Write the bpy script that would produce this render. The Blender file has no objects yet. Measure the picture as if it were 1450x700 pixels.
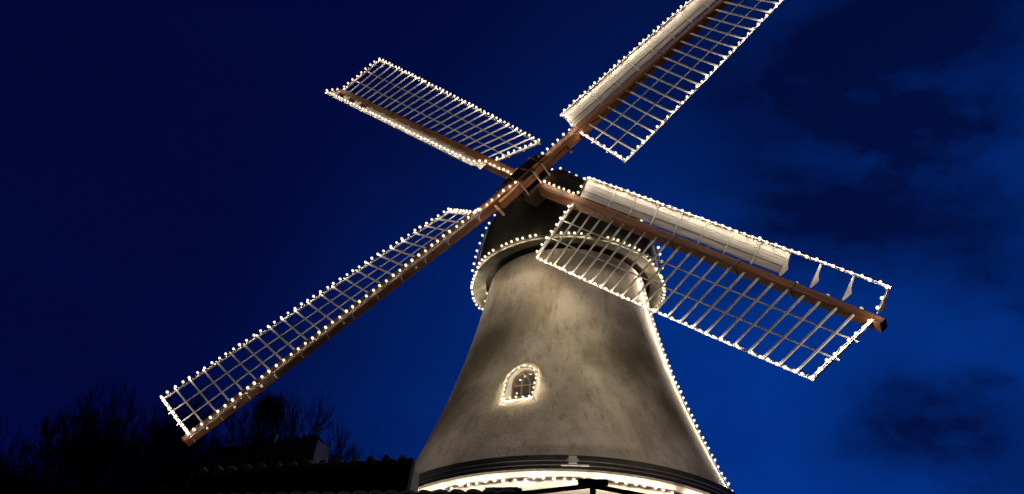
import bpy, bmesh, math, random
from mathutils import Vector, Matrix, noise
R = math.radians
random.seed(7)
sc = bpy.context.scene
COL = sc.collection

# ------------------------------------------------------------------ camera
cd = bpy.data.cameras.new('camera'); cam = bpy.data.objects.new('camera', cd); COL.objects.link(cam)
cd.sensor_width = 36.0; cd.lens = 33.905; cd.clip_start = 0.1; cd.clip_end = 2000
rt = Vector((0.9982418, 0.04044972, 0.04332589)); up = Vector((-0.01264821, -0.56875046, 0.82241287)); fw = Vector((-0.05790799, 0.8215149, 0.56723887))
cam.matrix_world = Matrix(((rt.x, up.x, -fw.x, 0.0), (rt.y, up.y, -fw.y, -19.5038), (rt.z, up.z, -fw.z, 1.6163), (0, 0, 0, 1)))
sc.camera = cam

# ------------------------------------------------------------------ sky (after sunset, glow low on the right)
w = bpy.data.worlds.new('World'); sc.world = w; w.use_nodes = True
nt = w.node_tree; N = nt.nodes; Lk = nt.links
for n in list(N): N.remove(n)
def nd(t, **kw):
    n = N.new(t)
    for k, v in kw.items(): setattr(n, k, v)
    return n
def vmath(op, a, b=None):
    n = nd('ShaderNodeVectorMath', operation=op)
    for i, x in enumerate((a, b)):
        if x is None: continue
        if hasattr(x, 'links'): Lk.new(x, n.inputs[i])
        else: n.inputs[i].default_value = x
    return n
def smath(op, a, b=None, c=None, clamp=False):
    n = nd('ShaderNodeMath', operation=op, use_clamp=clamp)
    for i, x in enumerate((a, b, c)):
        if x is None: continue
        if hasattr(x, 'links'): Lk.new(x, n.inputs[i])
        else: n.inputs[i].default_value = x
    return n.outputs[0]
def azel(a, e): return (math.sin(R(a)) * math.cos(R(e)), math.cos(R(a)) * math.cos(R(e)), math.sin(R(e)))
tc = nd('ShaderNodeTexCoord'); D = tc.outputs['Generated']
sky = nd('ShaderNodeTexSky', sky_type='NISHITA', sun_disc=False, sun_elevation=R(-4.0), sun_rotation=R(70.0), altitude=100, air_density=1.0, dust_density=0.6, ozone_density=4.0)
def ramp(x, lo, hi):
    n = nd('ShaderNodeMapRange', interpolation_type='SMOOTHSTEP'); Lk.new(x, n.inputs[0])
    n.inputs[1].default_value = lo; n.inputs[2].default_value = hi
    return n.outputs[0]
# evening glow toward the sunset
glow = ramp(vmath('DOT_PRODUCT', D, azel(40, 2)).outputs['Value'], 0.36, 0.98)
mixg = nd('ShaderNodeMix', data_type='RGBA'); Lk.new(glow, mixg.inputs['Factor'])
mixg.inputs['A'].default_value = (0.0007, 0.0026, 0.045, 1); mixg.inputs['B'].default_value = (0.0008, 0.040, 0.30, 1)
# broken dark cloud
nz = nd('ShaderNodeTexNoise', noise_dimensions='3D'); nz.inputs['Scale'].default_value = 2.6; nz.inputs['Detail'].default_value = 7; nz.inputs['Roughness'].default_value = 0.55; nz.inputs['Distortion'].default_value = 0.35
mp = nd('ShaderNodeMapping'); mp.inputs['Scale'].default_value = (1.0, 1.0, 2.3); mp.inputs['Location'].default_value = (3.1, 0.4, 1.7); mp.inputs['Rotation'].default_value = (0, R(12), 0)
Lk.new(D, mp.inputs['Vector']); Lk.new(mp.outputs[0], nz.inputs['Vector'])
nzv = nz.outputs[0]
n2 = nd('ShaderNodeTexNoise', noise_dimensions='3D'); n2.inputs['Scale'].default_value = 7.5; n2.inputs['Detail'].default_value = 9; n2.inputs['Roughness'].default_value = 0.62; n2.inputs['Distortion'].default_value = 0.2
mp2 = nd('ShaderNodeMapping'); mp2.inputs['Scale'].default_value = (1, 1, 1.9); Lk.new(D, mp2.inputs['Vector']); Lk.new(mp2.outputs[0], n2.inputs['Vector'])
rag = smath('ADD', smath('MULTIPLY', smath('SUBTRACT', nzv, 0.5), 0.35), smath('MULTIPLY', smath('SUBTRACT', n2.outputs[0], 0.5), 0.13))
def blob(a, e, r0, r1, k):
    d = smath('ADD', vmath('DISTANCE', D, azel(a, e)).outputs['Value'], rag)
    return smath('MULTIPLY', smath('SUBTRACT', 1.0, ramp(d, r0, r1)), k)
cl = smath('MULTIPLY', ramp(smath('ADD', nzv, smath('MULTIPLY', smath('SUBTRACT', n2.outputs[0], 0.5), 0.22)), 0.34, 0.78), 0.45)
for a, e, r0, r1, k in ((16.5, 37, -.02, .10, .5), (20.8, 35, -.02, .11, .55), (25, 34.2, -.02, .12, .6), (29, 32.5, -.02, .12, .6), (31.5, 43, -.02, .16, .6), (26, 43.5, -.02, .10, .4), (12.5, 43.5, -.02, .16, .6), (15, 40, -.02, .10, .3),
                        (20.4, 25.6, -.02, .045, .5), (21.3, 23.6, -.02, .075, .6), (24.5, 21.6, -.02, .085, .6), (17.5, 22.8, -.02, .05, .35), (27.5, 20.5, -.02, .07, .45),
                        (6, 52, -.02, .30, .55), (34, 50, -.02, .26, .5), (-38, 38, -.02, .35, .6), (-25, 33, -.02, .12, .25), (-10, 45, -.02, .2, .35)):
    cl = smath('ADD', cl, blob(a, e, r0 - .04, r1 + .05, k * .72))
cl = smath('MINIMUM', cl, 0.90)
mixc = nd('ShaderNodeMix', data_type='RGBA'); Lk.new(cl, mixc.inputs['Factor'])
Lk.new(mixg.outputs['Result'], mixc.inputs['A']); mixc.inputs['B'].default_value = (0.0005, 0.0016, 0.024, 1)
# physical twilight sky adds a little on top
mul = nd('ShaderNodeMix', data_type='RGBA', blend_type='MULTIPLY'); mul.inputs['Factor'].default_value = 1.0
Lk.new(sky.outputs[0], mul.inputs['A']); mul.inputs['B'].default_value = (0.02, 0.05, 0.12, 1)
add = nd('ShaderNodeMix', data_type='RGBA', blend_type='ADD'); add.inputs['Factor'].default_value = 1.0
Lk.new(mixc.outputs['Result'], add.inputs['A']); Lk.new(mul.outputs['Result'], add.inputs['B'])
bg = nd('ShaderNodeBackground'); bg.inputs['Strength'].default_value = 1.0
Lk.new(add.outputs['Result'], bg.inputs['Color'])
ow = nd('ShaderNodeOutputWorld'); Lk.new(bg.outputs[0], ow.inputs[0])

# ------------------------------------------------------------------ floodlights standing on the ground before the mill
def flood(loc, target, watts, size, angle, blend, colr):
    ld = bpy.data.lights.new('floodlight', 'SPOT'); ld.energy = watts; ld.shadow_soft_size = size; ld.spot_size = R(angle); ld.spot_blend = blend; ld.color = colr
    o = bpy.data.objects.new('floodlight', ld); COL.objects.link(o); o.location = loc
    o.rotation_euler = (Vector(target) - Vector(loc)).to_track_quat('-Z', 'Y').to_euler()
flood((-0.3, -8.3, 4.3), (-0.1, -2.4, 12.0), 330, 0.25, 46, 1.0, (1.0, 0.90, 0.76))

sc.view_settings.view_transform = 'Standard'; sc.view_settings.look = 'None'
sc.view_settings.exposure = 0.0; sc.view_settings.gamma = 1.0; sc.view_settings.use_curve_mapping = False
sc.cycles.use_denoising = True
sc.cycles.max_bounces = 5; sc.cycles.diffuse_bounces = 3; sc.cycles.glossy_bounces = 2
sc.cycles.use_light_tree = True
sc.cycles.sample_clamp_indirect = 4.0
BULB = 4.2; GLOBE = 2.7

# ------------------------------------------------------------------ materials
def mat(name, c1, c2, scale=(4, 4, 4), rough=0.7, detail=5, bump=0.0, bscale=None, spec=0.3, lo=0.35, hi=0.65, metal=0.0, third=None):
    m = bpy.data.materials.new(name); m.use_nodes = True
    t = m.node_tree; b = t.nodes['Principled BSDF']
    tcn = t.nodes.new('ShaderNodeTexCoord'); mpn = t.nodes.new('ShaderNodeMapping'); mpn.inputs['Scale'].default_value = scale
    t.links.new(tcn.outputs['Object'], mpn.inputs['Vector'])
    nz = t.nodes.new('ShaderNodeTexNoise'); nz.inputs['Scale'].default_value = 1.0; nz.inputs['Detail'].default_value = detail; nz.inputs['Roughness'].default_value = 0.62
    t.links.new(mpn.outputs[0], nz.inputs['Vector'])
    cr = t.nodes.new('ShaderNodeValToRGB'); cr.color_ramp.elements[0].position = lo; cr.color_ramp.elements[1].position = hi
    cr.color_ramp.elements[0].color = (*c1, 1); cr.color_ramp.elements[1].color = (*c2, 1)
    t.links.new(nz.outputs[0], cr.inputs[0]); t.links.new(cr.outputs[0], b.inputs['Base Color'])
    b.inputs['Roughness'].default_value = rough; b.inputs['Specular IOR Level'].default_value = spec; b.inputs['Metallic'].default_value = metal
    if bump:
        n2 = t.nodes.new('ShaderNodeTexNoise'); n2.inputs['Scale'].default_value = 1.0; n2.inputs['Detail'].default_value = 6
        m2 = t.nodes.new('ShaderNodeMapping'); m2.inputs['Scale'].default_value = bscale or scale
        t.links.new(tcn.outputs['Object'], m2.inputs['Vector']); t.links.new(m2.outputs[0], n2.inputs['Vector'])
        bp = t.nodes.new('ShaderNodeBump'); bp.inputs['Strength'].default_value = bump; bp.inputs['Distance'].default_value = 0.03
        t.links.new(n2.outputs[0], bp.inputs['Height']); t.links.new(bp.outputs[0], b.inputs['Normal'])
    return m
M_WOOD = mat('brown_timber', (0.036, 0.0132, 0.0050), (0.105, 0.041, 0.0155), (14, 0.9, 14), 0.7, 6, 0.5, (40, 2, 40), spec=0.12)
M_WOODD = mat('dark_timber', (0.025, 0.014, 0.009), (0.07, 0.035, 0.018), (14, 1.2, 14), 0.65, 6, 0.5, (40, 2, 40))
M_BAR = mat('weathered_lath', (0.26, 0.245, 0.22), (0.48, 0.455, 0.41), (9, 9, 9), 0.65, 5)
M_BOARD = mat('weathered_board', (0.21, 0.20, 0.18), (0.47, 0.45, 0.41), (9, 0.7, 9), 0.7, 7, 0.35, (30, 1.5, 30), lo=0.3, hi=0.7)
M_BOARDD = mat('grey_board', (0.18, 0.17, 0.155), (0.40, 0.38, 0.345), (9, 0.7, 9), 0.75, 7, 0.35, (30, 1.5, 30), lo=0.3, hi=0.7)
M_WHITE = mat('white_paint', (0.60, 0.57, 0.50), (0.78, 0.75, 0.68), (6, 6, 6), 0.6)
M_IRON = mat('dark_iron', (0.010, 0.008, 0.006), (0.03, 0.02, 0.014), (12, 12, 12), 0.6)
M_HUB = mat('hub_timber', (0.008, 0.005, 0.003), (0.022, 0.012, 0.007), (14, 1.5, 14), 0.75, spec=0.1)
M_PEG = mat('peg_timber', (0.10, 0.04, 0.018), (0.20, 0.085, 0.04), (14, 3, 14), 0.7)
M_STRAP = mat('rusty_strap', (0.06, 0.04, 0.028), (0.14, 0.10, 0.07), (12, 12, 12), 0.6)
M_CABLE = mat('cable', (0.02, 0.02, 0.018), (0.05, 0.045, 0.04), (20, 20, 20), 0.6)
M_CAP = mat('tarred_cap', (0.003, 0.003, 0.002), (0.012, 0.0115, 0.007), (3, 3, 1.2), 0.85, 6, 0.5, (10, 10, 3), spec=0.08)
M_BELT = mat('belt_lead', (0.03, 0.027, 0.024), (0.09, 0.08, 0.07), (3, 3, 10), 0.55, 5)
M_WINF = mat('window_timber', (0.12, 0.085, 0.06), (0.22, 0.16, 0.12), (12, 12, 12), 0.6)
M_ROOF = mat('dark_pantile', (0.004, 0.004, 0.006), (0.010, 0.010, 0.013), (2.5, 2.5, 2.5), 0.8, 5, 0.3, (12, 12, 12), spec=0.1)
M_DWALL = mat('dark_render', (0.05, 0.05, 0.05), (0.10, 0.10, 0.10), (3, 3, 3), 0.85, 6)  # dark plaster for the building walls
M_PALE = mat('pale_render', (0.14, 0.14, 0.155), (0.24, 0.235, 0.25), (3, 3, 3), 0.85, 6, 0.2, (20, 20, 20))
M_BARK = mat('bark', (0.018, 0.016, 0.014), (0.045, 0.040, 0.034), (6, 6, 2), 0.9)
M_LEAF = mat('ivy_leaf', (0.012, 0.018, 0.010), (0.03, 0.04, 0.02), (3, 3, 3), 0.8)
M_GROUND = mat('ground_paving', (0.05, 0.05, 0.05), (0.09, 0.085, 0.08), (1.5, 1.5, 1.5), 0.9, 7)
M_SOFF = mat('weathered_soffit', (0.055, 0.050, 0.032), (0.12, 0.11, 0.075), (5, 5, 5), 0.75)
M_FLASH = mat('flashing', (0.20, 0.18, 0.13), (0.30, 0.27, 0.20), (4, 4, 4), 0.6)
def glass():
    m = bpy.data.materials.new('dim_window_glass'); m.use_nodes = True
    b = m.node_tree.nodes['Principled BSDF']; b.inputs['Base Color'].default_value = (0.05, 0.045, 0.035, 1); b.inputs['Roughness'].default_value = 0.06; b.inputs['Specular IOR Level'].default_value = 0.8
    return m
M_GLASS = glass()
def globemat():     # lightly frosted lamp glass, glowing dimly from the filament inside
    m = bpy.data.materials.new('lamp_glass'); m.use_nodes = True
    t = m.node_tree; t.nodes.clear(); e = t.nodes.new('ShaderNodeEmission'); e.inputs[0].default_value = (1.0, 0.77, 0.48, 1); e.inputs[1].default_value = GLOBE
    tr = t.nodes.new('ShaderNodeBsdfTransparent'); mx = t.nodes.new('ShaderNodeMixShader'); mx.inputs[0].default_value = 0.5
    o = t.nodes.new('ShaderNodeOutputMaterial'); t.links.new(tr.outputs[0], mx.inputs[1]); t.links.new(e.outputs[0], mx.inputs[2]); t.links.new(mx.outputs[0], o.inputs[0])
    m.cycles.emission_sampling = 'NONE'; return m
M_GLOBE = globemat()
def plaster():
    m = bpy.data.materials.new('stained_tower_plaster'); m.use_nodes = True
    t = m.node_tree; b = t.nodes['Principled BSDF']; L = t.links
    tcn = t.nodes.new('ShaderNodeTexCoord')
    def nz(scale, detail, rough=0.6, loc=(0, 0, 0)):
        mp = t.nodes.new('ShaderNodeMapping'); mp.inputs['Scale'].default_value = scale; mp.inputs['Location'].default_value = loc
        L.new(tcn.outputs['Object'], mp.inputs['Vector']); n = t.nodes.new('ShaderNodeTexNoise'); n.inputs['Scale'].default_value = 1; n.inputs['Detail'].default_value = detail; n.inputs['Roughness'].default_value = rough
        L.new(mp.outputs[0], n.inputs['Vector']); return n.outputs[0]
    def rr(x, a, bb, lo, hi):
        n = t.nodes.new('ShaderNodeMapRange'); n.interpolation_type = 'SMOOTHSTEP'; L.new(x, n.inputs[0])
        for i, v in enumerate((a, bb, lo, hi)): n.inputs[i + 1].default_value = v
        return n.outputs[0]
    def mix(f, a, bcol):
        n = t.nodes.new('ShaderNodeMix'); n.data_type = 'RGBA'; L.new(f, n.inputs['Factor'])
        for s, v in (('A', a), ('B', bcol)):
            if hasattr(v, 'links'): L.new(v, n.inputs[s])
            else: n.inputs[s].default_value = (*v, 1)
        return n.outputs['Result']
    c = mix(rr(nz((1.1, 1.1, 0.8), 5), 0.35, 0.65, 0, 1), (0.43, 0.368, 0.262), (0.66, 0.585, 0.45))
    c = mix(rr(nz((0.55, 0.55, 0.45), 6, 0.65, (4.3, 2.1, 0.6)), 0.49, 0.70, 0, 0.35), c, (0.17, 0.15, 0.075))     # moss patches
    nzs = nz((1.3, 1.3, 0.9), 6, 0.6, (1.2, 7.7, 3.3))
    for px, py, pz, r0, r1, k in ((-1.75, -1.75, 11.4, .1, 1.5, .85), (-2.6, -1.5, 9.9, .1, 1.5, .8), (1.40, -1.9, 11.0, .1, 1.6, .92), (2.2, -1.7, 9.7, .1, 1.7, .9)):   # dark olive patches on both flanks
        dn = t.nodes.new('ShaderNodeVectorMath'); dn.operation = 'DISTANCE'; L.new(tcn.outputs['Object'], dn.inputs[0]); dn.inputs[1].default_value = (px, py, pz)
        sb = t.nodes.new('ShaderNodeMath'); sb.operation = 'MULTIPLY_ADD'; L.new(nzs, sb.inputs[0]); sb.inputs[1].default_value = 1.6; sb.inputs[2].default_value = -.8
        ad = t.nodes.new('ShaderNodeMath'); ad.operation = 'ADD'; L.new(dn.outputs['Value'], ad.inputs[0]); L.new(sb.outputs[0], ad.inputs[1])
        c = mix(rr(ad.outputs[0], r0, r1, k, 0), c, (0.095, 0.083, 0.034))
    c = mix(rr(nz((7, 7, 0.45), 7, 0.68), 0.50, 0.72, 0, 0.6), c, (0.19, 0.165, 0.115))     # run-down streaks
    c = mix(rr(nz((15, 15, 8), 5, 0.75), 0.58, 0.70, 0, 0.65), c, (0.16, 0.14, 0.09))             # speckle
    L.new(c, b.inputs['Base Color']); b.inputs['Roughness'].default_value = 0.9; b.inputs['Specular IOR Level'].default_value = 0.2
    bp = t.nodes.new('ShaderNodeBump'); bp.inputs['Strength'].default_value = 0.6; bp.inputs['Distance'].default_value = 0.05
    L.new(nz((18, 18, 13), 7, .7), bp.inputs['Height']); L.new(bp.outputs[0], b.inputs['Normal'])
    return m
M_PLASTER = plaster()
M_CREAM = mat('cream_render', (0.60, 0.54, 0.46), (0.76, 0.70, 0.60), (1.2, 1.2, 0.8), 0.85, 6, 0.2, (20, 20, 20))

# ------------------------------------------------------------------ helpers
class MB:
    def __init__(s): s.v = []; s.f = []; s.mi = []
    def add(s, vs, fs, mi=0):
        o = len(s.v); s.v += [Vector(x) for x in vs]; s.f += [tuple(i + o for i in f) for f in fs]; s.mi += [mi] * len(fs)
    def hexa(s, p, mi=0):      # 8 corners: 0-3 one end loop, 4-7 other end loop
        s.add(p, [(3, 2, 1, 0), (4, 5, 6, 7), (0, 1, 5, 4), (1, 2, 6, 5), (2, 3, 7, 6), (3, 0, 4, 7)], mi)
    def box(s, a, b, mi=0):
        (x0, y0, z0), (x1, y1, z1) = a, b
        s.hexa([(x0, y0, z0), (x1, y0, z0), (x1, y1, z0), (x0, y1, z0), (x0, y0, z1), (x1, y0, z1), (x1, y1, z1), (x0, y1, z1)], mi)
    def bar(s, p, q, u, hu, hv, mi=0, hu2=None, hv2=None):   # beam from p to q; u = side direction
        p, q, u = Vector(p), Vector(q), Vector(u); d = (q - p).normalized(); u = (u - d * u.dot(d)).normalized(); v = d.cross(u)
        hu2 = hu if hu2 is None else hu2; hv2 = hv if hv2 is None else hv2
        s.hexa([p - u * hu - v * hv, p + u * hu - v * hv, p + u * hu + v * hv, p - u * hu + v * hv,
                q - u * hu2 - v * hv2, q + u * hu2 - v * hv2, q + u * hu2 + v * hv2, q - u * hu2 + v * hv2], mi)
    def tube(s, pts, r, n=5, mi=0, radii=None):
        pts = [Vector(p) for p in pts]; rings = []; u = None
        for i, p in enumerate(pts):
            d = (pts[min(i + 1, len(pts) - 1)] - pts[max(i - 1, 0)]).normalized()
            if u is None: u = d.orthogonal().normalized()
            u = (u - d * u.dot(d))
            u = u.normalized() if u.length > 1e-6 else d.orthogonal().normalized()
            v = d.cross(u); rr = radii[i] if radii else r
            rings.append([p + (u * math.cos(2 * math.pi * k / n) + v * math.sin(2 * math.pi * k / n)) * rr for k in range(n)])
        o = len(s.v); s.v += [x for g in rings for x in g]
        for i in range(len(pts) - 1):
            for k in range(n):
                s.f.append((o + i * n + k, o + i * n + (k + 1) % n, o + (i + 1) * n + (k + 1) % n, o + (i + 1) * n + k)); s.mi.append(mi)
        s.f.append(tuple(o + k for k in reversed(range(n)))); s.mi.append(mi)
        s.f.append(tuple(o + (len(pts) - 1) * n + k for k in range(n))); s.mi.append(mi)
    def revolve(s, prof, n=128, mi=0, shift=None, close=True):      # closed profile loop (r, z)
        o = len(s.v); m = len(prof)
        for k in range(n):
            a = 2 * math.pi * k / n
            for (r, z) in prof:
                sh = shift(z) if shift else (0, 0)
                s.v.append(Vector((r * math.sin(a) + sh[0], -r * math.cos(a) + sh[1], z)))
        for k in range(n):
            k2 = (k + 1) % n
            for i in range(m if close else m - 1):
                j = (i + 1) % m
                s.f.append((o + k * m + i, o + k2 * m + i, o + k2 * m + j, o + k * m + j)); s.mi.append(mi)
    def build(s, name, mats, parent=None, smooth=False, recalc=True):
        me = bpy.data.meshes.new(name); me.from_pydata([tuple(x) for x in s.v], [], s.f)
        mats = mats if isinstance(mats, (list, tuple)) else [mats]
        for m in mats: me.materials.append(m)
        me.polygons.foreach_set('material_index', s.mi)
        if recalc:
            bm = bmesh.new(); bm.from_mesh(me); bmesh.ops.recalc_face_normals(bm, faces=bm.faces); bm.to_mesh(me); bm.free()
        if smooth:
            me.polygons.foreach_set('use_smooth', [True] * len(me.polygons))
            me.set_sharp_from_angle(angle=R(35))
        o = bpy.data.objects.new(name, me); COL.objects.link(o)
        if parent: o.parent = parent
        return o
def tag(o, label=None, cat=None, group=None, kind=None):
    if label: o['label'] = label
    if cat: o['category'] = cat
    if group: o['group'] = group
    if kind: o['kind'] = kind
    return o
def empty(name, loc=(0, 0, 0)):
    o = bpy.data.objects.new(name, None); COL.objects.link(o); o.location = loc; return o
def interp(x, xs, ys):
    if x <= xs[0]: return ys[0]
    for i in range(len(xs) - 1):
        if x <= xs[i + 1]:
            t = (x - xs[i]) / (xs[i + 1] - xs[i]); return ys[i] + (ys[i + 1] - ys[i]) * t
    return ys[-1]
def smooth_interp(x, xs, ys):     # Catmull-Rom through the stations
    if x <= xs[0]: return ys[0]
    if x >= xs[-1]: return ys[-1]
    for i in range(len(xs) - 1):
        if x <= xs[i + 1]: break
    h = xs[i + 1] - xs[i]; t = (x - xs[i]) / h
    m = lambda k: (ys[min(k + 1, len(ys) - 1)] - ys[max(k - 1, 0)]) / (xs[min(k + 1, len(xs) - 1)] - xs[max(k - 1, 0)])
    a, b = m(i) * h, m(i + 1) * h
    return (2*t**3 - 3*t*t + 1) * ys[i] + (t**3 - 2*t*t + t) * a + (-2*t**3 + 3*t*t) * ys[i + 1] + (t**3 - t*t) * b
def pol(az, r, z): return Vector((r * math.sin(R(az)), -r * math.cos(R(az)), z))   # azimuth 0 = toward the camera, + = right

# ------------------------------------------------------------------ ground
g = MB(); n = 24
for i in range(n + 1):
    for j in range(n + 1): g.v.append(Vector((-600 + 1200 * i / n, -600 + 1200 * j / n, 0)))
for i in range(n):
    for j in range(n): g.f.append((i*(n+1)+j, (i+1)*(n+1)+j, (i+1)*(n+1)+j+1, i*(n+1)+j+1)); g.mi.append(0)
tag(g.build('ground', M_GROUND), kind='structure')

# ------------------------------------------------------------------ windmill
OZ = 8.1
mill = tag(empty('windmill', (0, 0, 0)), 'tall white plastered tower windmill with four lattice sails and dark domed cap', 'windmill')
TZ = [0, 1.155, 2.31, 3.465, 4.62, 5.774]; TR = [3.61, 3.115, 2.68, 2.32, 2.04, 1.815]
def tower_r(z): return smooth_interp(z - OZ, TZ, TR)
t = MB(); prof = [(0.4, OZ - 0.2), (3.60, OZ - 0.2)]
for i in range(41):
    z = OZ + 5.70 * i / 40; prof.append((tower_r(z), z))
prof.append((0.4, OZ + 5.70))
t.revolve(prof, 160)
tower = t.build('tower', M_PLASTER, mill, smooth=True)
# arched recess for the window, cut into the solid wall
WAZ = -18.0; WZ0, WSP, WHW = 9.64, 10.12, 0.285
wr0 = tower_r(WZ0)
slope = math.atan2(tower_r(WZ0) - tower_r(10.6), 10.6 - WZ0)
wn = pol(WAZ, 1, 0); wx = Vector((math.cos(R(WAZ)), math.sin(R(WAZ)), 0))       # outward normal, rightward
def wpt(x, z, dep): return pol(WAZ, 1, 0) * dep + wx * x + Vector((0, 0, z))
def arch(hw, z0, zs, rise=1.0, n=18):
    pts = [(-hw, z0), (hw, z0)]
    for i in range(n + 1):
        a = math.pi * i / n; pts.append((hw * math.cos(a), zs + hw * rise * math.sin(a)))
    return pts
ap = arch(WHW, WZ0, WSP, 1.12); WBACK = tower_r(10.3) - 0.22
c = MB(); m = len(ap)
c.add([wpt(x, z, WBACK) for x, z in ap] + [wpt(x, z, 4.2) for x, z in ap], [tuple(reversed(range(m))), tuple(range(m, 2 * m))] + [(i, (i + 1) % m, m + (i + 1) % m, m + i) for i in range(m)])
cut = c.build('cutter', M_WHITE)
tower.data.materials.append(M_WHITE)
for p in cut.data.polygons: p.material_index = 0
md = tower.modifiers.new('b', 'BOOLEAN'); md.operation = 'DIFFERENCE'; md.object = cut; md.solver = 'EXACT'; md.material_mode = 'TRANSFER'
dg = bpy.context.evaluated_depsgraph_get(); me2 = bpy.data.meshes.new_from_object(tower.evaluated_get(dg))
tower.modifiers.clear(); tower.data = me2; me2.name = 'tower'
bpy.data.objects.remove(cut)
# window: frame with glazing bars, pane, sill, hood
f = MB(); FD = WBACK + 0.05
ip = arch(WHW - 0.035, WZ0 + 0.035, WSP, 1.12); op = arch(WHW - 0.004, WZ0 + 0.004, WSP, 1.12); m = len(ip)
for d0, d1 in ((FD - 0.03, FD + 0.03),):
    vs = [wpt(x, z, d0) for x, z in op] + [wpt(x, z, d0) for x, z in ip] + [wpt(x, z, d1) for x, z in op] + [wpt(x, z, d1) for x, z in ip]
    fs = []
    for i in range(m):
        j = (i + 1) % m
        fs += [(i, j, m + j, m + i), (2*m + i, 3*m + i, 3*m + j, 2*m + j), (m + i, m + j, 3*m + j, 3*m + i), (i, 2*m + i, 2*m + j, j)]
    f.add(vs, fs)
for x in (-0.085, 0.085): f.bar(wpt(x, WZ0 + .03, FD), wpt(x, WSP + .05, FD), wn, .016, .013)
for z in (WZ0 + 0.24, WSP - 0.0): f.bar(wpt(-WHW + .03, z, FD), wpt(WHW - .03, z, FD), wn, .014, .012)
for s in (-1, 1):                                   # crossing arcs of the gothic head
    for cx, rr_ in ((0.255, 0.34), (0.085, 0.34)):
        pts = []
        for i in range(9):
            a = R(100 - 0) * i / 8 * 0.62
            x = s * (cx - rr_ * math.cos(a)); z = WSP + rr_ * math.sin(a) * 0.9
            if abs(x) < WHW - .02 and ((x / (WHW - .02)) ** 2 + ((z - WSP) / (1.12 * (WHW - .02))) ** 2) < 1: pts.append(wpt(x, z, FD + .001 * s))
        if len(pts) > 1: f.tube(pts, .012, 5)
win = f.build('window', M_WINF, mill)
p = MB(); pp = arch(WHW - 0.03, WZ0 + 0.03, WSP, 1.12)
p.add([wpt(x, z, FD - 0.012) for x, z in pp] + [wpt(x, z, FD - 0.002) for x, z in pp], [tuple(reversed(range(m))), tuple(range(m, 2*m))] + [(i, (i+1) % m, m + (i+1) % m, m + i) for i in range(m)])
p.build('pane', M_GLASS, win)
s_ = MB(); s_.bar(wpt(-WHW - .03, WZ0 - .024, wr0 - .02), wpt(WHW + .03, WZ0 - .024, wr0 - .02), wn, .04, .022)
s_.build('sill', M_CREAM, win)
h = MB(); prev = None
N_ = 22
def wall_pt(x, z, off): # on the battered wall around the window
    r = tower_r(z) + off; az = WAZ + math.degrees(math.asin(x / tower_r(z))); return pol(az, r, z)
for i in range(N_ + 1):
    a = math.pi * i / N_; x0, x1 = 0.345, 0.405
    q = [wall_pt(x0 * math.cos(a), WSP + 1.12 * x0 * math.sin(a), -.02), wall_pt(x1 * math.cos(a), WSP + 1.12 * x1 * math.sin(a), -.02), wall_pt(x1 * math.cos(a), WSP + 1.12 * x1 * math.sin(a), .022), wall_pt(x0 * math.cos(a), WSP + 1.12 * x0 * math.sin(a), .032)]
    if prev: h.hexa(prev + q)
    prev = q
for sx in (-1, 1):
    h.bar(wall_pt(sx * .36, WSP - .02, .0), wall_pt(sx * .47, WSP - .02, .0), Vector((0, 0, 1)), .032, .045)
h.build('hood_mould', M_PLASTER, win)
# moulded belt and the lower wall
b = MB(); B0 = OZ
b.revolve([(3.50, B0 + .10), (3.64, B0 + .055), (3.845, B0 + .012), (3.867, B0), (3.862, B0 - .085), (3.835, B0 - .092), (3.835, B0 - .112), (3.872, B0 - .118), (3.868, B0 - .165), (3.835, B0 - .172), (3.835, B0 - .188), (3.860, B0 - .193), (3.852, B0 - .245), (3.80, B0 - .255), (3.50, B0 - .255)], 192)
for z_ in (-.100, -.179): b.revolve([(3.82, B0 + z_ - .005), (3.868, B0 + z_ - .005), (3.868, B0 + z_ + .004), (3.82, B0 + z_ + .004)], 192, 1)  # cream rings paint in the highlights along the belt's edges
b.build('belt', [M_BELT, M_CREAM], mill, smooth=False)
lw = MB(); lw.revolve([(3.3, 0), (4.05, 0), (3.95, 1.2), (3.75, 4.5), (3.66, B0 - .40), (3.80, B0 - .262), (3.3, B0 - .262)], 160)  # flared pale top added under the belt to brighten in the bulb light
lw.build('lower_wall', M_CREAM, mill, smooth=True)
jb = MB()
q0 = pol(1.9, 3.87, 0); jx = Vector((1, 0, 0))
jb.box((q0.x - .07, q0.y - .07, B0 - .175), (q0.x + .07, q0.y + .02, B0 - .04)); jb.box((q0.x - .20, q0.y - .035, B0 - .20), (q0.x + .28, q0.y + .02, B0 - .178)); jb.box((q0.x - .10, q0.y - .05, B0 - .12), (q0.x + .10, q0.y + .0, B0 - .085))
jb.build('bracket', M_WHITE, mill)
# cap
ZE = OZ + 5.774
nh = Vector((-0.3457, -0.9383))
CZ = [0, .127, .477, .954, 1.484, 2.014, 2.437, 2.755, 2.967]; CR = [2.235, 2.21, 2.178, 2.10, 1.855, 1.38, .80, .40, .05]
def cap_r(z): return smooth_interp(z - ZE, CZ, CR)
def cap_shift(z):
    t_ = max(0, (z - ZE) / 2.967 - .3) / .7; return (nh.x * .891 * t_ ** 1.3, nh.y * .891 * t_ ** 1.3)
c = MB(); prof = [(2.19, ZE - .02)]
for i in range(37): z = ZE + 2.967 * (i / 36) ** 0.85; prof.append((max(.02, cap_r(z)), z))
prof += [(.01, ZE + 2.7), (1.2, ZE + 1.2), (1.7, ZE + .9), (2.02, ZE + .3)]
c.revolve(prof, 96, 0, cap_shift)
cap = c.build('cap', M_CAP, mill, smooth=True)
sf = MB(); sf.revolve([(1.945, ZE - .0), (2.235, ZE - .085), (2.262, ZE - .080), (2.262, ZE - .03), (2.24, ZE - .02), (1.945, ZE + .10)], 128)
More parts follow.
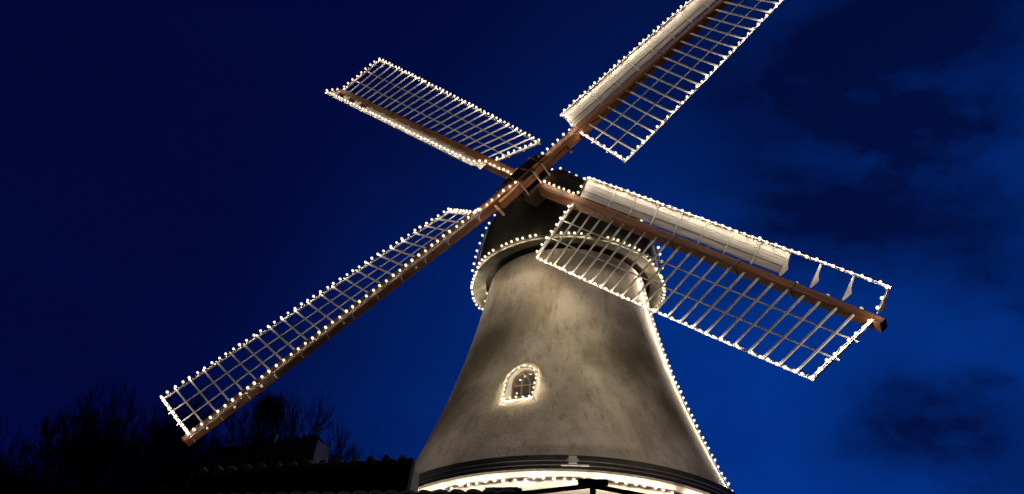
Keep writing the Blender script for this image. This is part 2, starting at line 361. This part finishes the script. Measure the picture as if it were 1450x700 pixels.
sf.build('soffit', M_SOFF, cap, smooth=True)
cu = MB(); cu.revolve([(1.2, ZE + .16), (1.94, ZE + .16), (1.94, ZE + .24), (1.2, ZE + .24)], 96)
cu.build('curb', M_IRON, cap)
for i in range(48):
    pass

# rotor frame
psi, tilt, th0 = R(20.2285), R(13.775), R(-42.4824)
nn = Vector((-math.sin(psi) * math.cos(tilt), -math.cos(psi) * math.cos(tilt), math.sin(tilt)))
e1 = Vector((math.cos(psi), -math.sin(psi), 0)); e2 = nn.cross(e1)
if e2.z < 0: e2 = -e2
HUB = Vector((-0.8734, -2.3702, 7.2434 + OZ))
ws = MB(); ws.tube([HUB - nn * .35, HUB - nn * 2.4], .27, 20); ws.build('windshaft', M_WOODD, mill, smooth=True)

RO, RTI, RLI, WT, WL, LEN = 9.036, 1.602, 1.656, 1.502, 0.55, 9.193
A0, A1, B0_, B1_ = R(-17.32), R(3.80), R(-33.6), R(-30.2)
def dT(r):
    a = A0 + (A1 - A0) * (r - RTI) / (RO - RTI); return Vector((-math.cos(a), 0, math.sin(a)))
def nT(r):
    a = A0 + (A1 - A0) * (r - RTI) / (RO - RTI); return Vector((math.sin(a), 0, math.cos(a)))
def dL(r):
    a = B0_ + (B1_ - B0_) * (r - RTI) / (RO - RTI); return Vector((math.cos(a), 0, -math.sin(a)))
def nL(r):
    a = B0_ + (B1_ - B0_) * (r - RTI) / (RO - RTI); return Vector((math.sin(a), 0, math.cos(a)))
Y = Vector((0, 1, 0))
def PT(r, w_, h_=0): return Y * r + dT(r) * w_ + nT(r) * h_
def PL(r, w_, h_=0): return Y * r + dL(r) * w_ + nL(r) * h_
def half(r): return 0.122 + (0.088 - 0.122) * r / LEN
NB = 24; BR = [RTI + (RO - RTI) * i / (NB - 1) for i in range(NB)]
BRK = [RLI + .02] + [BR[i] for i in range(3, NB, 2)]
def sweep(mb, fn, r0, r1, wc, hc, hw, hh, n=16):
    prev = None
    for i in range(n + 1):
        r = r0 + (r1 - r0) * i / n
        q = [fn(r, wc - hw, hc - hh), fn(r, wc + hw, hc - hh), fn(r, wc + hw, hc + hh), fn(r, wc - hw, hc + hh)]
        if prev: mb.add(prev + q, [(0, 1, 5, 4), (1, 2, 6, 5), (2, 3, 7, 6), (3, 0, 4, 7)] + ([(3, 2, 1, 0)] if i == 1 else []) + ([(4, 5, 6, 7)] if i == n else []))
        prev = q
def make_sail():
    s = MB(); h0, h1 = half(0), half(LEN); bev = .012
    prev = None
    for i in range(25):
        r = LEN * i / 24; hx_, hz = half(r) * .86, half(r) * 1.12; zc = -.075
        q = [Vector(x) + Y * r for x in ((bev - hx_, 0, zc - hz), (hx_ - bev, 0, zc - hz), (hx_, 0, zc - hz + bev), (hx_, 0, zc + hz - bev), (hx_ - bev, 0, zc + hz), (bev - hx_, 0, zc + hz), (-hx_, 0, zc + hz - bev), (-hx_, 0, zc - hz + bev))]
        if prev: s.add(prev + q, [(a, (a + 1) % 8, 8 + (a + 1) % 8, 8 + a) for a in range(8)] + ([tuple(reversed(range(8)))] if i == 1 else []) + ([tuple(range(8, 16))] if i == 24 else []))
        prev = q
    sail = s.build('sail', M_WOOD, mill)
    # lattice bars, each its own piece
    for i, r in enumerate(BR):
        m = MB(); end = i in (0, NB - 1)
        m.bar(PT(r + random.uniform(-.006, .006), half(r) * .86 - .04), PT(r + random.uniform(-.014, .014) * (not end), WT + (.0 if end else .035)), Y, (.026 if end else .0175) * random.uniform(.85, 1.12), .022 if end else .013)
        m.build('lattice_bar', M_BAR, sail)
    for wv in (.52, .98):
        m = MB(); sweep(m, PT, RTI - .06, RO + .09, wv, -.027, .012, .009); m.build('lattice_lath', M_BAR, sail)
    m = MB(); sweep(m, PT, RTI - .03, RO + .03, WT, -.030, .022, .013); m.build('edge_rail', M_BAR, sail)
    # leading side
    m = MB(); rb1 = BRK[-4]
    for k, (w0, w1, dh) in enumerate(((.125, .259, -.027), (.265, .402, -.020), (.409, .540, -.025))):
        rs = [RLI + .0, RLI + (rb1 - RLI) * (.36 + .1 * k), rb1 + .02]
        for a_, b_ in zip(rs, rs[1:]): sweep(m, PL, a_ + .003, b_ - .003, (w0 + w1) / 2, dh, (w1 - w0) / 2, .010, 10)
    m.mi = [1 if i < len(m.f) // 3 else 0 for i in range(len(m.f))]; m.build('leading_board', [M_BOARD, M_BOARDD], sail)
    for r in BRK:
        m = MB(); prof = [(.09, .0), (.57, .0), (.57, -.035), (.40, -.055), (.33, -.085), (.27, -.15), (.25, -.165), (.22, -.135), (.10, -.05)]
        n_ = len(prof)
        m.add([PL(r, a_, b_) - Y * .008 for a_, b_ in prof] + [PL(r, a_, b_) + Y * .008 for a_, b_ in prof], [tuple(reversed(range(n_))), tuple(range(n_, 2*n_))] + [(i, (i+1) % n_, n_ + (i+1) % n_, n_ + i) for i in range(n_)])
        m.build('board_bracket', M_BAR, sail)
    m = MB(); sweep(m, PL, RLI - .03, RO + .03, WL, -.014, .020, .016); m.build('leading_rail', M_BAR, sail)
    for r in [(BRK[i] + BRK[i + 1]) / 2 for i in range(len(BRK) - 4, len(BRK) - 1)] + [BRK[i] + .2 for i in range(2, len(BRK) - 5, 3)]:
        m = MB(); m.bar(Vector((half(r) * .86 - .02, r, -.04)), Vector((half(r) * .86 + .06, r, -.04)), Y, .022, .022); m.build('wedge', M_WHITE, sail)
    for r in (2.9, 4.6, 6.2, 7.45):
        m = MB(); kx = half(r) * .86 + .006; kz = half(r) * 1.12 + .006
        for z0 in (-.075 - kz, -.075 + kz): m.bar(Vector((-kx, r, z0)), Vector((kx, r, z0)), Y, .018, .006)
        for x0 in (-kx, kx): m.bar(Vector((x0, r, -.075 - kz - .006)), Vector((x0, r, -.075 + kz + .006)), Y, .018, .006)
        m.build('iron_strap', M_IRON, sail)
    return sail
def sail_matrix(k):
    t_ = th0 + math.pi / 2 * k; d = e1 * math.cos(t_) + e2 * math.sin(t_); q = -e1 * math.sin(t_) + e2 * math.cos(t_)
    cn = R(2.4763); d2 = d * math.cos(cn) + nn * math.sin(cn); n2 = nn * math.cos(cn) - d * math.sin(cn)
    hh = 0.130 if k % 2 else -0.137
    o = HUB + nn * hh
    return Matrix(((q.x, d2.x, n2.x, o.x), (q.y, d2.y, n2.y, o.y), (q.z, d2.z, n2.z, o.z), (0, 0, 0, 1)))
sail0 = make_sail(); kids = [x for x in bpy.data.objects if x.parent == sail0]
SAILL = ['lower right sail passing in front of the tower', 'upper right sail running out of the top of the picture', 'upper left sail seen from beneath', 'lower left sail reaching down to the trees']
for k in range(4):
    if k == 0: s = sail0
    else:
        s = sail0.copy(); COL.objects.link(s); s.parent = mill
        for ch in kids:
            q = ch.copy(); COL.objects.link(q); q.parent = s
    s['label'] = SAILL[k]
    s.matrix_local = sail_matrix(k)
    if k in (1, 3):                       # handling peg through the stock near the hub
        m = MB(); x0 = (half(1) * .86 - .01) * (1 if k == 3 else -1); sg = 1 if k == 3 else -1
        m.bar(Vector((x0, 1.12, -.06)), Vector((x0 + sg * (.42 if k == 3 else .26), 1.20 if k == 3 else 1.05, -.10)), Y, .026, .026); m.build('peg', M_PEG, s)
# hub clamps; local y along the upper right stock, x to its upper left
hm = MB()
hm.box((.125, -.52, -.30), (.38, .44, .16)); hm.box((-.34, -.40, -.36), (-.128, .40, .0)); hm.box((-.30, -.32, -.50), (.30, .32, -.345))
hub = hm.build('hub', M_HUB, mill)
t1 = sail_matrix(1); t1.translation = HUB; hub.matrix_local = t1
for (x0, y0, z0, x1, y1, z1) in ((.022, -.90, .196, .100, .44, .262), (-.085, -.50, .196, -.010, .58, .275), (-.205, -1.0, .02, -.118, .12, .215), (.128, -.80, .165, .205, .52, .235)):
    m = MB(); m.box((x0, y0, z0), (x1, y1, z1)); m.build('clamp_timber', M_WOOD, hub)
for y, tl in ((-.36, .02), (.0, -.03), (.34, .03)):
    m = MB()
    m.bar(Vector((-.23, y - tl, .285)), Vector((.24, y + tl, .285)), Y, .017, .008); m.bar(Vector((.395, y + tl, .168)), Vector((.24, y + tl, .285)), Y, .017, .008); m.bar(Vector((-.23, y - tl, .285)), Vector((-.352, y - tl, -.05)), Y, .017, .008)
    m.build('strap', M_STRAP, hub)
for (x, y) in ((.44, .32), (.46, -.02)):
    m = MB(); m.tube([(x - .06, y, .05), (x + .05, y, .07)], .022, 8); m.build('bolt', M_STRAP, hub)

# ------------------------------------------------------------------ strings of bulbs
def bulb_mesh():
    bm = bmesh.new()
    bmesh.ops.create_icosphere(bm, subdivisions=2, radius=.027)
    for v in bm.verts: v.co.z = v.co.z * 1.12 + .046
    for f_ in bm.faces: f_.smooth = True; f_.material_index = 0
    r = bmesh.ops.create_cone(bm, cap_ends=True, segments=8, radius1=.018, radius2=.016, depth=.036)
    for v in r['verts']: v.co.z += -.002
    for f_ in bm.faces:
        if all(v in r['verts'] for v in f_.verts): f_.material_index = 1
    me = bpy.data.meshes.new('bulb'); bm.to_mesh(me); bm.free(); me.materials.append(M_GLOBE); me.materials.append(M_CABLE); return me
BM = bulb_mesh()
LAMP = bpy.data.lights.new('bulb_lamp', 'POINT'); LAMP.energy = BULB; LAMP.shadow_soft_size = .016; LAMP.color = (1.0, 0.84, 0.65)
LAMP_SMALL = LAMP.copy(); LAMP_SMALL.energy = BULB * .36
LAMP_BASE = LAMP.copy(); LAMP_BASE.energy = BULB * .6
LAMP_WALL = LAMP.copy(); LAMP_WALL.energy = BULB * 1.5
def light_string(pts, outs, spacing, label, group=None, lamp=None, wire=.0085, skip=(), jit=.012, sag=.02, parent_matrix=None, size=1.0, closed=False):
    """pts: dense polyline; outs: bulb direction at each point"""
    pts = [Vector(p) for p in pts]; outs = [Vector(o).normalized() for o in outs]
    if parent_matrix is not None:
        r3 = parent_matrix.to_3x3(); pts = [parent_matrix @ p for p in pts]; outs = [(r3 @ o).normalized() for o in outs]
    acc = [0.0]
    for a, b_ in zip(pts, pts[1:]): acc.append(acc[-1] + (b_ - a).length)
    tot = acc[-1]; nb = int(tot / spacing); places = []
    rnd = random.Random(label)
    def at(sv):
        for i in range(len(acc) - 1):
            if sv <= acc[i + 1]: break
        t_ = (sv - acc[i]) / max(1e-9, acc[i + 1] - acc[i]); return pts[i].lerp(pts[i + 1], t_), outs[i].lerp(outs[i + 1], t_).normalized()
    cable = []; base = pts[0].copy()
    for k in range(nb + 1):
        sv = min(tot, max(0, (k + .0) * tot / nb + rnd.uniform(-1, 1) * jit)); p_, o_ = at(sv); places.append((p_, o_)); cable.append(p_)
        if k < nb:
            pm, om = at(min(tot, (k + .5) * tot / nb)); cable.append(pm + Vector((0, 0, -sag * rnd.random())) + om * rnd.uniform(-.01, .012))
    m = MB(); m.tube([c_ - base for c_ in cable], wire, 5)
    o = m.build('light_string', M_CABLE); o.location = base
    tag(o, label, 'light string', group)
    for k, (p_, o_) in enumerate(places):
        if k in skip or (k > 3 and rnd.random() < .012): continue
        bo = bpy.data.objects.new('bulb', BM); COL.objects.link(bo); bo.parent = o
        d_ = (o_ + Vector((rnd.uniform(-.25, .25), rnd.uniform(-.25, .25), rnd.uniform(-.25, .25)))).normalized()
        bo.matrix_local = Matrix.Translation(p_ - base) @ d_.to_track_quat('Z', 'Y').to_matrix().to_4x4() @ Matrix.Scale(size * rnd.uniform(.88, 1.12), 4)
        lo = bpy.data.objects.new('bulb_lamp', lamp or LAMP); COL.objects.link(lo); lo.parent = bo; lo.location = (0, 0, .046)
    return o
WHICH = ['lower right sail', 'upper right sail', 'upper left sail', 'lower left sail']
def lin(fn, r0, r1, w0, w1, h_, n=12): return [fn(r0 + (r1 - r0) * i / n, w0 + (w1 - w0) * i / n, h_) for i in range(n + 1)]
Zv = Vector((0, 0, 1))
for k in range(4):
    Mx = sail_matrix(k)
    p1 = lin(PT, RTI, RTI, .20, WT, .03, 6); p2 = lin(PT, RTI + .05, RO - .0, WT, WT, .0, 24); p3 = lin(PT, RO, RO, WT - .08, .12, .03, 6)
    o1 = [Zv - Y * .3] * len(p1); o2 = [Zv * .8 + dT(5) * .6] * len(p2); o3 = [Zv + Y * .3] * len(p3)
    light_string(p1 + p2 + p3, o1 + o2 + o3, .172, 'string of warm bulbs round the open lattice of the ' + WHICH[k], 'bulb strings on the sails', parent_matrix=Mx)
    hx = half(.8)
    q1 = [Vector((hx * .62, r, half(r) * 1.12 - .07)) for r in (.42, .7, 1.0, 1.25, 1.5)]; q2 = lin(PL, RLI, RLI, .18, WL, .03, 5)
    q3 = lin(PL, RLI + .08, RO, WL - .005, WL - .005, .03, 24); q4 = lin(PL, RO, RO, WL - .1, .16, .03, 4)
    o1 = [Zv + Vector((.4, 0, 0))] * len(q1); o2 = [nL(5) - Y * .3] * len(q2); o3 = [nL(5) + dL(5) * .25] * len(q3); o4 = [nL(9) + Y * .3] * len(q4)
    light_string(q1 + q2 + q3 + q4, o1 + o2 + o3 + o4, .172, 'string of warm bulbs on the boarded leading edge of the ' + WHICH[k], 'bulb strings on the sails', parent_matrix=Mx)
# round the eave of the cap
dip = lambda a: .075 * max(0, min(1, (abs(a + 4) - 52) / 14)) if abs(a) < 112 else .02
pts = [pol(a, 2.275 - .5 * dip(a), ZE - dip(a) * 1.5) for a in range(-158, 159, 2)]; outs = [pol(a, 1, .15) for a in range(-158, 159, 2)]
light_string(pts, outs, .142, 'ring of warm bulbs round the eave of the dark cap', skip=(40, 41, 48, 49, 57), jit=.02)
# under the belt
pts = [pol(a, 3.735, OZ - .37) for a in range(-88, 90, 2)]; outs = [pol(a, 1, -.5) for a in range(-88, 90, 2)]
light_string(pts, outs, .172, 'string of warm bulbs round the tower wall just under the belt', jit=.02, wire=.019, lamp=LAMP_BASE)
# down the right flank of the tower, and the one round the back on the left
for (a0, a1, lab, sp) in ((60, 66.5, 'long string of warm bulbs down the right flank of the tower', .135), (-88, -125, 'string of warm bulbs tucked round the left side of the tower under the eave', .2)):
    pts = []; outs = []
    for i in range(41):
        z = OZ + .10 + 5.5 * i / 40; a = a1 + (a0 - a1) * i / 40; pts.append(pol(a, tower_r(z) + .035, z)); outs.append(pol(a - 42, 1, .1))
    light_string(pts, outs, sp, lab, jit=.015, size=.85, lamp=LAMP_WALL)
# over the cap from side to side
pts = []; outs = []
for i in range(61):
    s = -1 + 2 * i / 60; u = abs(s); zz = ZE + .25 + 2.73 * (1 - u ** 1.0) ** 0.9 if u < 1 else ZE + .25
    sh = cap_shift(zz); az = -82 if s < 0 else 76
    r = cap_r(zz) + .05; q = pol(az, r, zz) + Vector((sh[0], sh[1], 0)); pts.append(q); outs.append(pol(az, 1, .6))
light_string(pts, outs, .2, 'string of warm bulbs running over the dark cap behind the hub', jit=.03, sag=.03)
# round the window
wp = [wall_pt(x, z, .035) for x, z in [(-.29, WZ0 + .0)] + [(-.30, WZ0 + .12 * i) for i in range(1, 5)] + [(-.30 * math.cos(math.pi * i / 14), WSP + 1.12 * .30 * math.sin(math.pi * i / 14)) for i in range(1, 14)] + [(.30, WSP - .12 * i) for i in range(0, 4)] + [(.29, WZ0), (.15, WZ0), (0, WZ0), (-.15, WZ0), (-.27, WZ0)]]
light_string(wp, [wn] * len(wp), .128, 'loop of warm bulbs outlining the small arched tower window', jit=.01, sag=.008, size=.72, lamp=LAMP_SMALL)

# ------------------------------------------------------------------ roofs in front of the mill (dark against the lit wall)
def wav(u, amp, per): return amp * abs(math.sin(math.pi * u / per)) ** 0.8
def pantile_slope(mb, P0, P1, down, drop, run, per, amp, nrow=10):
    """corrugated roof slope: top edge P0-P1, falling toward 'down'"""
    P0, P1 = Vector(P0), Vector(P1); L = (P1 - P0).length; d = (P1 - P0) / L; nu = int(L / per * 8); nv = nrow * 2
    fall = down * run + Vector((0, 0, -drop)); nrm = d.cross(fall).normalized()
    if nrm.z < 0: nrm = -nrm
    o = len(mb.v)
    for j in range(nv + 1):
        v = j / nv
        for i in range(nu + 1):
            u = L * i / nu
            lift = .03 * ((j % 2)) if j > 0 else 0
            mb.v.append(P0 + d * u + fall * v + nrm * (wav(u, amp, per) + lift + .012 * noise.noise(Vector((u * 2.3, v * 5, P0.x)))))
    for j in range(nv):
        for i in range(nu):
            a = o + j * (nu + 1) + i; mb.f.append((a, a + 1, a + nu + 2, a + nu + 1)); mb.mi.append(0)
def building(P0, P1, thick, slope_drop, slope_run, label, per=.24, amp=.07, coping=True, fl=False):
    """P0 left / P1 right end of the top edge nearest the camera; a pale parapet wall behind it, pantiles in front"""
    P0, P1 = Vector(P0), Vector(P1); d = (P1 - P0); d.z = 0; d.normalize(); back = Vector((-d.y, d.x, 0))
    if back.y < 0: back = -back
    root = tag(empty('building', ((P0 + P1) / 2) * 1.0), label, 'building'); root.location.z = 0; off = root.location.copy()
    q0, q1 = P0 - off, P1 - off
    W = MB(); zt = q1.z
    e0, e1_ = q0 - back * slope_run + Vector((0, 0, -slope_drop)), q1 - back * slope_run + Vector((0, 0, -slope_drop))
    g0, g1 = Vector((e0.x, e0.y, 0)) + back * .3, Vector((e1_.x, e1_.y, 0)) + back * .3
    h0, h1 = q0 + back * (thick - .02) , q1 + back * (thick - .02)
    W.hexa([g0, g1, Vector((h1.x, h1.y, 0)), Vector((h0.x, h0.y, 0)), Vector((g0.x, g0.y, e0.z)), Vector((g1.x, g1.y, e0.z)), Vector((h1.x, h1.y, e0.z)), Vector((h0.x, h0.y, e0.z))])
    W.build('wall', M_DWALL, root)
    pw = MB(); a0, a1_ = q0 + back * .03, q1 + back * .03
    b0, b1_ = q0 + back * thick, q1 + back * thick; zb = e0.z + .002
    lo = lambda v: Vector((v.x, v.y, zb)); hi = lambda v: Vector((v.x, v.y, zt - .03))
    pw.hexa([lo(a0), lo(a1_), lo(b1_), lo(b0), hi(a0), hi(a1_), hi(b1_), hi(b0)])
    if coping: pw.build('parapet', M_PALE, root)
    r = MB(); pantile_slope(r, q0, q1, -back, slope_drop, slope_run, per, amp); ro = r.build('roof', M_ROOF, root, recalc=False)
    sm = ro.modifiers.new('s', 'SOLIDIFY'); sm.thickness = .025; sm.offset = -1
    vb = MB(); vb.bar(q1 + d * .03 + Vector((0, 0, .02)), e1_ + d * .03 + Vector((0, 0, .02)), d, .035, .06); vb.build('verge_board', M_ROOF if coping else M_DWALL, root)
    if coping:
        cp = MB(); L = (q1 - q0).length; k = int(L / per)
        for i in range(k):
            c0 = q0 + d * (L * (i + .5) / k); hh = .035 + .03 * random.random()
            pr = [c0 + Vector((0, 0, -.02)) - back * .05, c0 + Vector((0, 0, hh)), c0 + Vector((0, 0, hh)) + back * thick * .5, c0 + Vector((0, 0, -.02)) + back * (thick + .05)]
            cp.tube(pr, .0, 6, radii=[.06, .075 * per / .24, .075 * per / .24, .06])
        cp.build('coping', M_ROOF, root)
    if fl:
        m = MB(); m.bar(q0.lerp(q1, .895) + back * .10 + Vector((0, 0, .06)), q1 + back * .10 + Vector((0, 0, .06)), Vector((0, 0, 1)), .05, .03); m.build('flashing_board', M_FLASH, root)
    return root
def at(az, el, hd):
    return Vector((math.sin(R(az)) * hd, -19.5038 + math.cos(R(az)) * hd, 1.6163 + math.tan(R(el)) * hd))
C1 = at(-15.58, 22.42, 30.0); C0 = Vector((C1.x - 4.25, C1.y + 1.6, C1.z))
building(C0, C1, .85, 3.7, .7, 'flat topped dark building with a pale end wall, farthest and highest of the roofs', per=.32, amp=.06)
B1 = at(-9.65, 21.62, 14.0); B0v = Vector((B1.x - 3.6, B1.y + .75, B1.z))
building(B0v, B1, .45, 1.9, .45, 'dark tile topped building with a pale end wall touching the tower outline', per=.25, amp=.06)
A1v = at(-2.95, 20.22, 10.5); A0v = Vector((A1v.x - 3.6, A1v.y + .42, A1v.z))
building(A0v, A1v, .30, 1.6, 1.1, 'dark pantiled roof with a wavy top edge right before the lit lower wall', per=.19, amp=.05, coping=False, fl=True)
# low roof off to the left
L1 = at(-20.5, 19.0, 32.0); L0 = Vector((L1.x - 7.2, L1.y + .8, L1.z))
building(L0, L1, .6, 2.8, 2.0, 'low dark roof below the bare trees at the lower left', per=.26, amp=.05)
# vent pipe on the far building
vp = MB(); p0 = at(-17.95, 21.72, 30.9)
vp.tube([(0, 0, -.3), (.0, 0, .0), (.02, 0, .27)], .05, 10); o = vp.build('vent_pipe', M_PALE, smooth=True); o.location = p0 + Vector((0, 0, .05)); tag(o, 'short grey vent pipe standing on the farthest dark roof', 'pipe')

# open timber gable frame before the lower wall
root = tag(empty('gable_frame', (0.3, -9.4, 0)), 'black open timber gable frame silhouetted against the lit lower wall', 'timber frame')
AP = at(1.72, 20.98, 10.2); off = root.location
def tb(name, a, b_, hu, hv, u=(0, 1, 0)):
    m = MB(); m.bar(a - off, b_ - off, u, hu, hv); return m.build(name, M_WOODD, root)
ra = at(-2.9, 20.28, 10.15); rb = at(6.9, 19.95, 10.15)
tb('rafter', AP + Vector((-.02, 0, -.035)), ra + (ra - AP) * .55, .022, .02); tb('rafter', AP + Vector((.02, .012, -.035)), rb + (rb - AP) * .55, .022, .02)
tb('ridge_block', AP + Vector((-.165, -.02, .0)), AP + Vector((.165, -.02, .0)), .03, .026)
tb('king_post', AP + Vector((0, 0, -.04)), AP + Vector((0, 0, -1.0)), .028, .03)
tb('brace', AP + Vector((-.02, .006, -.16)), AP + Vector((-.42, .006, -.46)), .024, .028); tb('brace', AP + Vector((.02, .006, -.16)), AP + Vector((.42, .006, -.46)), .024, .028)
tb('tie_beam', AP + Vector((-1.75, 0, -.98)), AP + Vector((1.75, 0, -.98)), .06, .06)
for sx in (-1, 1): tb('post', Vector((AP.x + sx * 1.6, AP.y, 0)), Vector((AP.x + sx * 1.6, AP.y, AP.z - .98)), .06, .06)

# ------------------------------------------------------------------ bare winter trees
def bare_tree(seed, spread):
    rnd = random.Random(seed); tr = MB(); tw = MB()
    def limb(p, d, L, r, depth):
        nseg = 3 if depth < 5 else 2; pts = [p]; rad = [r]; dd = d.copy()
        for i in range(nseg):
            dd = (dd + Vector((rnd.uniform(-1, 1), rnd.uniform(-1, 1), rnd.uniform(-.6, .9))) * .20).normalized()
            pts.append(pts[-1] + dd * L / nseg); rad.append(max(.011, r * (1 - .30 * (i + 1) / nseg)))
        (tr if depth < 3 else tw).tube(pts, r, 7 if depth < 2 else (4 if depth < 4 else 3), radii=rad)
        if depth >= 9: return
        for k in range(3 if rnd.random() < (.75 if depth < 6 else .55) else 2):
            ax = Vector((rnd.uniform(-1, 1), rnd.uniform(-1, 1), rnd.uniform(-.35, .35)))
            nd_ = (dd + ax * spread + Vector((0, 0, .10))).normalized()
            j = nseg if k == 0 or depth == 0 else rnd.randint(1, nseg)
            limb(pts[j], nd_, L * rnd.uniform(.62, .82), max(.013, rad[j] * rnd.uniform(.55, .75)), depth + 1)
    limb(Vector((0, 0, -.1)), Vector((0, 0, 1)), 5.2, .30, 0)
    a = tr.build('trunk', M_BARK, recalc=False); b_ = tw.build('crown', M_BARK, recalc=False)
    return a, b_
KINDS = [bare_tree(11, .62), bare_tree(23, .58), bare_tree(41, .66)]
for k in KINDS:
    tops = max(v.co.z for v in k[1].data.vertices)
    n_ = len(k[1].data.vertices); mx_ = sum(v.co.x for v in k[1].data.vertices) / n_; my_ = sum(v.co.y for v in k[1].data.vertices) / n_; mz_ = sum(v.co.z for v in k[1].data.vertices) / n_
    sh_ = Matrix(((1, 0, -mx_ / mz_, 0), (0, 1, -my_ / mz_, 0), (0, 0, 1, 0), (0, 0, 0, 1)))     # stand the crown over its own foot
    for o in k:
        o.data.transform(Matrix.Scale(18.0 / tops, 4) @ sh_)
first = [True] * 3
def tree(az, el, hd, kind, rot, label, wide=1.0):
    h_ = 1.6163 + math.tan(R(el)) * hd; q = at(az, 0, hd)
    root = tag(empty('bare_tree', (q.x, q.y, 0)), label, 'tree', 'bare trees behind the roofs')
    for o in KINDS[kind]:
        c_ = o if first[kind] else o.copy()
        if not first[kind]: COL.objects.link(c_)
        c_.parent = root
    first[kind] = False
    root.rotation_euler = (0, 0, R(rot)); root.scale = (wide * h_ / 18, wide * h_ / 18, h_ / 18)
    return root
TREES = [(-31.0, 19.8, 55, 0, 10, 'small bare tree at the far left end of the row of trees', 0.50),
 (-30.4, 20.6, 56, 1, 70, 'bare tree second from the left end of the row, below its taller neighbour', 0.55),
 (-28.3, 22.9, 54, 2, 130, 'tall bare tree standing well left of the lower left sail tip', 0.60),
 (-26.6, 22.6, 58, 1, 200, 'bare tree just left of the lower left sail tip', 0.58),
 (-25.0, 24.5, 55, 1, 20, 'tall bare tree directly behind the lower left sail tip', 0.62),
 (-22.8, 23.4, 57, 2, 310, 'bare tree behind the lattice end of the lower left sail', 0.58),
 (-20.7, 23.9, 54, 1, 20, 'bare tree right below the middle of the lower left sail', 0.60),
 (-18.8, 24.8, 56, 2, 100, 'bare tree holding a thick dark clump under the lower left sail', 0.60),
 (-17.3, 22.4, 54, 0, 200, 'bare tree over the pale end wall of the farthest building', 0.58),
 (-16.0, 22.9, 55, 1, 250, 'bare tree right of the dark clump, towards the tower', 0.55),
 (-14.6, 21.3, 54, 0, 330, 'small bare tree at the right end of the row, nearest the tower', 0.42)]
for a in TREES:
    rt_ = tree(*a)
    if 'clump' in a[5] and 'holding' in a[5]:
        host = rt_
# dense clump of growth in one tree
cl = MB(); rnd = random.Random(5); cc = at(-18.65, 23.6, 55.0)
for i in range(2600):
    v = Vector((rnd.gauss(0, .48), rnd.gauss(0, .48), rnd.gauss(0, .45)))
    if abs(v.x) > .85 or abs(v.z) > .85: continue
    n_ = Vector((rnd.uniform(-1, 1), rnd.uniform(-1, 1), rnd.uniform(-1, 1))).normalized(); u = n_.orthogonal().normalized(); w2 = n_.cross(u); s_2 = rnd.uniform(.05, .10)
    cl.add([v - u * s_2, v - w2 * s_2 * .6, v + u * s_2, v + w2 * s_2 * .6], [(0, 1, 2, 3)])
o = cl.build('leaf_clump', M_LEAF, recalc=False); o.parent = host
bpy.context.view_layer.update()
o.matrix_world = Matrix.Translation(cc)
o['label'] = 'thick dark clump among the bare branches'
